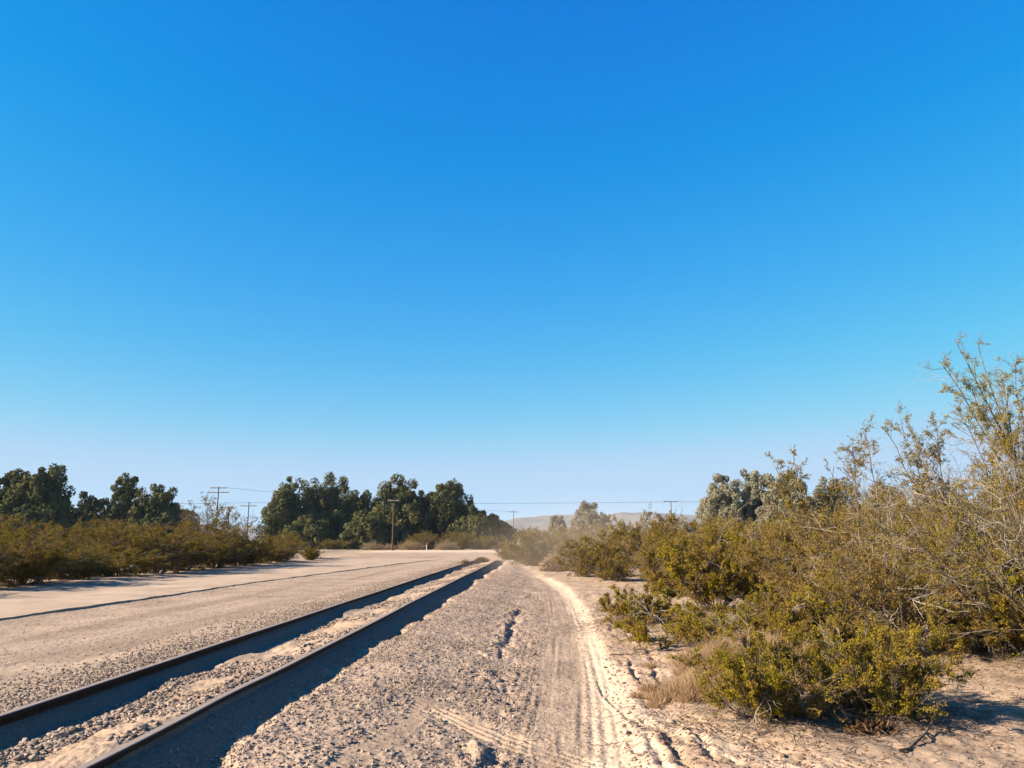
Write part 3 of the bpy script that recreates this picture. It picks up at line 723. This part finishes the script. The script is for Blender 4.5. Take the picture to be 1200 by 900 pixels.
for i, (px, s) in enumerate(((437,1.1),(455,.8),(478,1.3),(489,1.0),(521,1.2),(527,1.0))):
    tum(px, 108, 1.6*s, .85*s, ['tan brush heap at the foot of the trees, left of the T-shaped pole', 'small tan brush heap touching the T-shaped pole', 'tan brush heap just right of the T-shaped pole', 'tan brush heap left of the white marker post', 'pale brush heap right of the white marker post', 'pale brush heap below the brown-topped bushes'][i], 610+i, n=500)
tum(1000, 6.45, .20, .07, 'reddish brown dry weed flat on the sand below the bush shadow', 620, M_reddry, 420)
tum(880, 9.6, .3, .25, 'tiny tan tangle in the straw grass', 621, M_tumble, 400)

# ------------------------------------------------------------------ tamarisk trees
def tree_mesh(root, W_, H, seed, mat, nblob=7, nl=95, per=230, ls=.34, low=.0, dens=1.):
    """W_ crown half width, H height"""
    rng = np.random.default_rng(seed)
    bl = []
    nlev = max(3, int(round(H*.85/(W_*.40))))
    for lv in range(nlev):
        f = lv/(nlev-1); cnt = 5 if f < .4 else (4 if f < .7 else 3); a0 = rng.uniform(0, 6.28)
        env = W_*(1-.36*f**2)*rng.uniform(.88, 1.08)
        for j in range(cnt):
            rad = env*.56*rng.uniform(.85, 1.15); a = a0+j*6.283/cnt+rng.uniform(-.4, .4); of = (env-rad)*rng.uniform(.75, 1.2)
            z0 = H*low+rad*.8; z1 = H-rad*1.1
            bl.append((of*math.cos(a), of*math.sin(a), z0+(z1-z0)*np.clip(f+rng.uniform(-.07, .03), 0, 1), rad))
    bl = np.array(bl); nblob = len(bl)
    k = rng.choice(nblob, nl, p=bl[:,3]**2/(bl[:,3]**2).sum()); d = norm(rng.normal(0, 1, (nl,3))+np.array([0,0,.12]))
    c = bl[k,:3]+d*(bl[k,3]*rng.uniform(.72, 1.03, nl))[:,None]*np.array([1,1,1.08])
    c[:,2] = np.maximum(c[:,2], H*low+.5)
    r = W_*rng.uniform(.09, .20, nl)
    kk = np.repeat(np.arange(nl), per); n = len(kk)
    e = norm(rng.normal(0, 1, (n,3))); p = c[kk]+e*(r[kk]*rng.uniform(.55, 1.08, n)**.7)[:,None]*np.array([1,1,1.15])
    # leaf sprays face loosely outwards from their clump
    nrm = norm(e+.42*rng.normal(0, 1, (n,3))); a = norm(np.cross(nrm, rng.normal(0, 1, (n,3)))+np.array([0,0,.25])); b = norm(np.cross(nrm, a))
    s = (ls*rng.uniform(.5, 1.2, n))[:,None]
    V = np.stack([p-a*s*.5, p+b*s*.32, p+a*s*.6, p-b*s*.32], 1).reshape(-1, 3)
    tint = rng.uniform(0, 1, nl)[kk]*.55+.45*rng.uniform(0, 1, n)
    mesh_obj('crown', V, np.arange(n*4).reshape(-1, 4), mat, root, attrs={'tint': ('FACE', tint)})
    # trunk and limbs reach every blob
    nb = len(bl); st = np.zeros((nb,3)); st[:,2] = rng.uniform(.1, .28, nb)*H*.6
    K = 7; pts = np.zeros((nb, K+1, 3)); u = np.linspace(0, 1, K+1)[None,:,None]
    pts = st[:,None]*(1-u)+bl[:,None,:3]*u+rng.normal(0, .12, (nb,K+1,3))*np.sin(u*math.pi); 
    tr = np.zeros((1, 6, 3)); tr[0,:,2] = np.linspace(-.3, H*.3, 6); tr[0,:,0] = rng.normal(0, .08, 6)
    V, Fq = cat([tubes(tr, np.array([.42]), np.array([.25]), 9), tubes(pts, np.full(nb, .12), np.full(nb, .04), 6)])
    mesh_obj('trunk', V, Fq, M_trunk, root, smooth=True)
TL = 'tamarisk trees'
TREES = [ # px, top row, distance, half width px, seed, label, low
    (339, 562, 122, 27, 1, 'leftmost tall tamarisk of the middle clump, beside the open sky', 0),
    (383, 558, 126, 29, 2, 'second tall tamarisk of the middle clump, with a split round top', 0),
    (420, 575, 133, 27, 3, 'darker lower tamarisk set back in the dip of the middle clump', 0),
    (465, 557, 124, 28, 4, 'tallest tamarisk of the middle clump, rising behind the T-shaped pole', 0),
    (497, 574, 128, 20, 5, 'narrow tamarisk filling the notch between two tall trees of the middle clump', 0),
    (523, 565, 125, 26, 6, 'rounded tamarisk at the right shoulder of the middle clump', 0),
    (556, 596, 122, 23, 7, 'short tamarisk where the middle clump steps down', 0),
    (582, 604, 128, 17, 8, 'last short tamarisk at the right end of the middle clump', 0),
    (362, 606, 118, 22, 9, 'low tamarisk in front of the left half of the middle clump', 0),
    (430, 602, 117, 26, 10, 'low tamarisk in front of the dip, left of the T-shaped pole', 0),
    (84, 598, 112, 15, 11, 'small grey-green tamarisk at the left foot of the second clump', 0),
    (104, 579, 116, 20, 12, 'dark tamarisk left in the second clump, beside the sky gap', 0),
    (140, 557, 118, 22, 13, 'tallest tamarisk of the second clump, with a pale crown top', 0),
    (180, 568, 116, 26, 14, 'broad tamarisk right of the tallest in the second clump', 0),
    (210, 590, 120, 20, 15, 'low dark tamarisk at the right end of the second clump', 0),
    (43, 543, 96, 30, 16, 'big dark tamarisk at the left edge with a pale patch on its top', .12),
    (5, 551, 98, 26, 17, 'dark tamarisk cut by the left edge of the picture', .1),
    (-40, 556, 100, 30, 18, 'tamarisk outside the left edge beyond the dark ones', .05),
    (38, 598, 92, 26, 19, 'low tamarisk below the big dark one at the left edge', 0),
]
for px, ty, Y, hw, sd_, lab, low in TREES:
    x = spot(px, Y); H = hgt(ty, Y)-gz(x, Y); Wm = hw/F*Y*1.3
    r = empty('tamarisk_tree', (x, Y, gz(x, Y)))
    tree_mesh(r, Wm, H, 700+sd_, M_tam, nblob=7 if hw > 20 else 5, nl=int(190+hw*4.5), per=150, low=low)
    tag(r, lab, 'tree', TL)
GT = [(850, 556, 95, 29, 1, 'pale round tamarisk rising over the bushes right of the hills', 0, M_tamg),
      (888, 550, 100, 25, 2, 'dusty tamarisk touching the right side of the pale round one', 0, M_tamg),
      (925, 554, 92, 32, 3, 'grey-green tamarisk behind the rusty-topped bush', 0, M_tamg),
      (978, 558, 96, 32, 4, 'tamarisk seen through the twigs left of the tall bushes', 0, M_tamg),
      (1040, 572, 100, 34, 5, 'tamarisk mostly hidden by the tall bushes at the right', 0, M_tamg),
      (1110, 570, 104, 34, 6, 'tamarisk fully behind the tallest creosote bush', 0, M_tamg),
      (690, 588, 150, 19, 7, 'lone pale tamarisk in front of the hills, left of the open gap', 0, M_tamg),
      (708, 601, 156, 12, 8, 'small hazy tamarisk touching the lone pale one', 0, M_tamg),
      (653, 604, 165, 12, 9, 'small pale tamarisk left of the lone one', 0, M_tamg),
      (730, 612, 170, 9, 10, 'tiny far tamarisk right of the lone pale one', 0, M_tamg)]
for px, ty, Y, hw, sd_, lab, low, mt in GT:
    x = spot(px, Y); H = hgt(ty, Y)-gz(x, Y)
    r = empty('tamarisk_tree', (x, Y, gz(x, Y))); tree_mesh(r, hw/F*Y*1.22, H, 740+sd_, mt, nl=int(200+hw*5), per=190, ls=.24, low=low)
    tag(r, lab, 'tree', TL)

# ------------------------------------------------------------------ poles and wires
def boxm(c, s):
    c = np.array(c); s = np.array(s)/2
    V = np.array([(x,y,z) for x in (-1,1) for y in (-1,1) for z in (-1,1)])*s+c
    return V, np.array([(0,1,3,2),(4,6,7,5),(0,4,5,1),(2,3,7,6),(0,2,6,4),(1,5,7,3)])
def pole(px, ty, Y, lab, arms=((.35,2.4),), rz=0., transformer=False, mat=M_pole, armmat=M_arm):
    x = spot(px, Y); z0 = gz(x, Y); H = hgt(ty, Y)-z0
    r = empty('utility_pole', (x, Y, z0), rz); tag(r, lab, 'utility pole', 'utility poles')
    p = np.zeros((1,8,3)); p[0,:,2] = np.linspace(-.3, H, 8); p[0,:,0] = np.array([0,.01,.02,.02,.01,0,-.01,-.01])
    V, Fq = tubes(p, np.array([.115]), np.array([.075]), 10); 
    cap = np.arange(len(V)-10, len(V))
    mesh_obj('shaft', V, [Fq, cap[None]], mat, r)
    for dz, wd in arms:
        a = mesh_obj('crossarm', *boxm((0,-.14,H-dz), (wd,.11,.14)), armmat, r)
        for k in (-.46,-.25,.25,.46):
            q = np.zeros((1,4,3)); q[0,:,0] = k*wd; q[0,:,1] = -.14; q[0,:,2] = H-dz+.07+np.array([0,.05,.12,.18])
            V, Fq = tubes(q, np.array([.04]), np.array([.03]), 6); mesh_obj('insulator', V, Fq, M_porc, a)
    if transformer:
        q = np.zeros((1,4,3)); q[0,:,1] = -.42; q[0,:,2] = H-1.9+np.array([0,.05,.8,.88]); V, Fq = tubes(q, np.array([.26]), np.array([.26]), 12)
        mesh_obj('transformer', V, [Fq, np.arange(12)[None,::-1], np.arange(36,48)[None]], M_metal, r)
    return (x, Y, z0+H)
tA = pole(252, 570, 122, 'tallest utility pole, with two crossarms, between the two tree clumps', ((.25,2.6),(.95,3.4)))
tB = pole(266, 594, 118, 'short utility pole with a grey transformer, just right of the tallest', ((.15,2.2),), transformer=True)
tC = pole(289, 588, 140, 'utility pole with one crossarm, nearest the middle tree clump', ((.75,2.9),))
tD = pole(460, 586, 103, 'T-shaped utility pole with a pale crossarm in front of the tall trees', ((.08,1.5),), mat=simple('brown_pole', (.10,.062,.038), (.15,.10,.06), 3))
tE = pole(602, 598, 190, 'far utility pole beside the right end of the middle trees', ((.4,2.0),))
tF = pole(788, 587, 150, 'far utility pole standing over the hills near the pale round tree', ((.1,2.8),))
def wire(pts, lab, r=.03):
    segs = []
    for a, b in zip(pts[:-1], pts[1:]):
        a = np.array(a); b = np.array(b); u = np.linspace(0, 1, 13)[:,None]; q = a*(1-u)+b*u; q[:,2] -= 4*.22*(u*(1-u))[:,0]; segs.append(q[None])
    V, Fq = cat([tubes(s, np.array([r]), np.array([r]), 4) for s in segs])
    tag(mesh_obj('power_line', V, Fq, M_wire), lab, 'power line', 'power lines')
L0 = (spot(-260, 140), 140, hgt(590, 140)); R0 = (spot(1260, 160), 160, hgt(584, 160))
for k, dy in enumerate((0, .9)):
    wire([(p[0], p[1]+dy, p[2]-.15) for p in (L0, (tC[0], tC[1], tC[2]), tF, R0)], ['thin power line running past the pole tops across the whole view, the front wire', 'thin power line running past the pole tops, the rear wire'][k], .012)
wire([(tA[0]+1.2, tA[1], tA[2]-.2), (tE[0], tE[1], tE[2]-.4)], 'faint power line sloping from the tallest pole behind the trees', .018)
tE2 = (spot(1300, 330), 330, 9.0)
# marker post
x, Y = spot(500, 104), 104
r = empty('marker_post', (x, Y, gz(x, Y))); tag(r, 'small white marker post at the far edge of the crossing', 'marker post')
mesh_obj('post', *boxm((0,0,.4), (.11,.08,.9)), M_white, r); mesh_obj('reflector', *boxm((0,-.047,.74), (.08,.012,.1)), M_clod, r)
# pale shed glimpsed between the left trees
x, Y = spot(64, 150), 150
r = empty('shed', (x, Y, gz(x, Y)), .3); tag(r, 'pale shed glimpsed in the gap between the two left tree clumps', 'shed')
mesh_obj('wall', *boxm((0,0,1.7), (4.2,3.2,3.5)), M_white, r)
V = np.array([(-2.4,-1.9,3.46),(2.4,-1.9,3.46),(2.4,1.9,3.46),(-2.4,1.9,3.46),(-2.4,0,4.5),(2.4,0,4.5)])
mesh_obj('roof', V, [np.array([(0,1,5,4),(2,3,4,5),(3,2,1,0)]), np.array([(0,4,3),(1,2,5)])], M_roof, r)
wn = mesh_obj('window', *boxm((.3,-1.62,2.2), (1.1,.06,.9)), M_roof, r); mesh_obj('pane', *boxm((.3,-1.655,2.2), (.9,.03,.7)), M_glass, wn)
mesh_obj('door', *boxm((-1.2,-1.62,1.0), (.9,.05,2.0)), M_roof, r)

# ------------------------------------------------------------------ fallen branches and twig litter
def branch(px, py, ang, L, r, lab, seed, forks=3):
    rng = np.random.default_rng(seed); x, y = at(px, py, .06)
    n = 1; a = grow(np.zeros((1,3)), np.array([[math.cos(ang), math.sin(ang), 0]]), np.array([L]), 9, .12, 0, rng)
    s, t, u, k = pick(a, forks, .45, .9, rng); b = grow(s, norm(t+.6*rng.normal(0, 1, (forks,3))), np.full(forks, L*.3), 5, .2, 0, rng)
    def drape(p, rr):
        z = terrain(p[...,0].ravel()+x, p[...,1].ravel()+y).reshape(p.shape[:2]); q = p.copy(); q[...,2] = z+rr+np.abs(p[...,2])*.5; return q
    V, Fq = cat([tubes(drape(a, r), np.array([r]), np.array([r*.45]), 7), tubes(drape(b, r*.7), np.full(forks, r*.45), np.full(forks, r*.15), 5)])
    o = mesh_obj('fallen_branch', V, Fq, M_drift, smooth=True); o.location = (x, y, 0); tag(o, lab, 'branch', 'fallen branches')
branch(1056, 890, .50, .95, .013, 'dark fallen branch lying on the sand in front of the bush shadow', 1)
branch(1010, 868, 1.9, .35, .008, 'small pale twig on the sand left of the dark fallen branch', 2, 2)
branch(770, 735, .2, 1.2, .018, 'thin dark branch on the sand below the sparse sprawling bush', 3)
branch(745, 765, -.3, .6, .012, 'short stick across the tyre ruts beside the lane', 4)
branch(715, 770, .1, .45, .010, 'thin twig on the churned sand right of the lane', 5, 2)
branch(820, 725, 2.6, .7, .014, 'dark stick between the sparse bush and the straw grass', 6)
def litter():
    rng = np.random.default_rng(88); Ps = []; 
    for (mx, my, mr, mh) in MOUNDS[:8]:
        n = int(1500*mr); Ps.append(np.stack([mx+rng.normal(0, mr*.75, n), my+rng.normal(0, mr*.7, n)], 1))
    p = np.concatenate(Ps); n = len(p); L = rng.uniform(.03, .16, n); a = rng.uniform(0, 6.28, n)
    q = grow(np.stack([p[:,0], p[:,1], 0*a], 1), np.stack([np.cos(a), np.sin(a), 0*a], 1), L, 3, .25, 0, rng)
    z = terrain(q[...,0].ravel(), q[...,1].ravel()).reshape(q.shape[:2]); q[...,2] = z+.004+rng.uniform(0, .03, n)[:,None]
    V, Fq = tubes(q, rng.uniform(.001, .0035, n), rng.uniform(.0008, .002, n), 3)
    tag(mesh_obj('litter', V, Fq, M_drift), 'dry twig litter on the sand under the bushes', 'litter', kind='stuff')
litter()

# ------------------------------------------------------------------ haze and dust
def volume_box(name, lo, hi, dens, col, aniso=0.):
    c = [(a+b)/2 for a, b in zip(lo, hi)]; s = [b-a for a, b in zip(lo, hi)]
    m = bpy.data.materials.new(name); m.use_nodes = True; n = m.node_tree; n.nodes.clear()
    o = nn(n, 'ShaderNodeOutputMaterial'); v = nn(n, 'ShaderNodeVolumePrincipled'); v.inputs['Density'].default_value = dens; v.inputs['Color'].default_value = (*col, 1); v.inputs['Anisotropy'].default_value = aniso
    n.links.new(v.outputs[0], o.inputs['Volume'])
    ob = mesh_obj(name, *boxm(c, s), m); return tag(ob, kind='stuff')
volume_box('haze', (-3200, -80, -5), (3200, 2700, 84), 1.05e-4, (.62,.82,1.0))

def dust():
    m = bpy.data.materials.new('dust'); m.use_nodes = True; n = m.node_tree; n.nodes.clear()
    o = nn(n, 'ShaderNodeOutputMaterial'); v = nn(n, 'ShaderNodeVolumePrincipled'); v.inputs['Color'].default_value = (.85,.68,.50,1)
    tc = nn(n, 'ShaderNodeTexCoord'); mp = nn(n, 'ShaderNodeMapping'); mp.inputs['Scale'].default_value = (1/9., 1/14., 1/4.2)
    n.links.new(tc.outputs['Object'], mp.inputs['Vector']); g = nn(n, 'ShaderNodeTexGradient', gradient_type='SPHERICAL'); n.links.new(mp.outputs[0], g.inputs[0])
    q = nn(n, 'ShaderNodeMath', operation='MULTIPLY'); n.links.new(g.outputs['Fac'], q.inputs[0])
    q.inputs[1].default_value = .024; n.links.new(q.outputs[0], v.inputs['Density']); n.links.new(v.outputs[0], o.inputs['Volume'])
    try: m.cycles.volume_step_rate = 6
    except Exception: pass
    ob = mesh_obj('dust_cloud', *boxm((0,0,1.6), (18,28,5.6)), m); ob.location = (4.5, 41, .2)
    tag(ob, 'thin cloud of tan dust hanging over the bend of the lane', 'dust', kind='stuff')
dust()
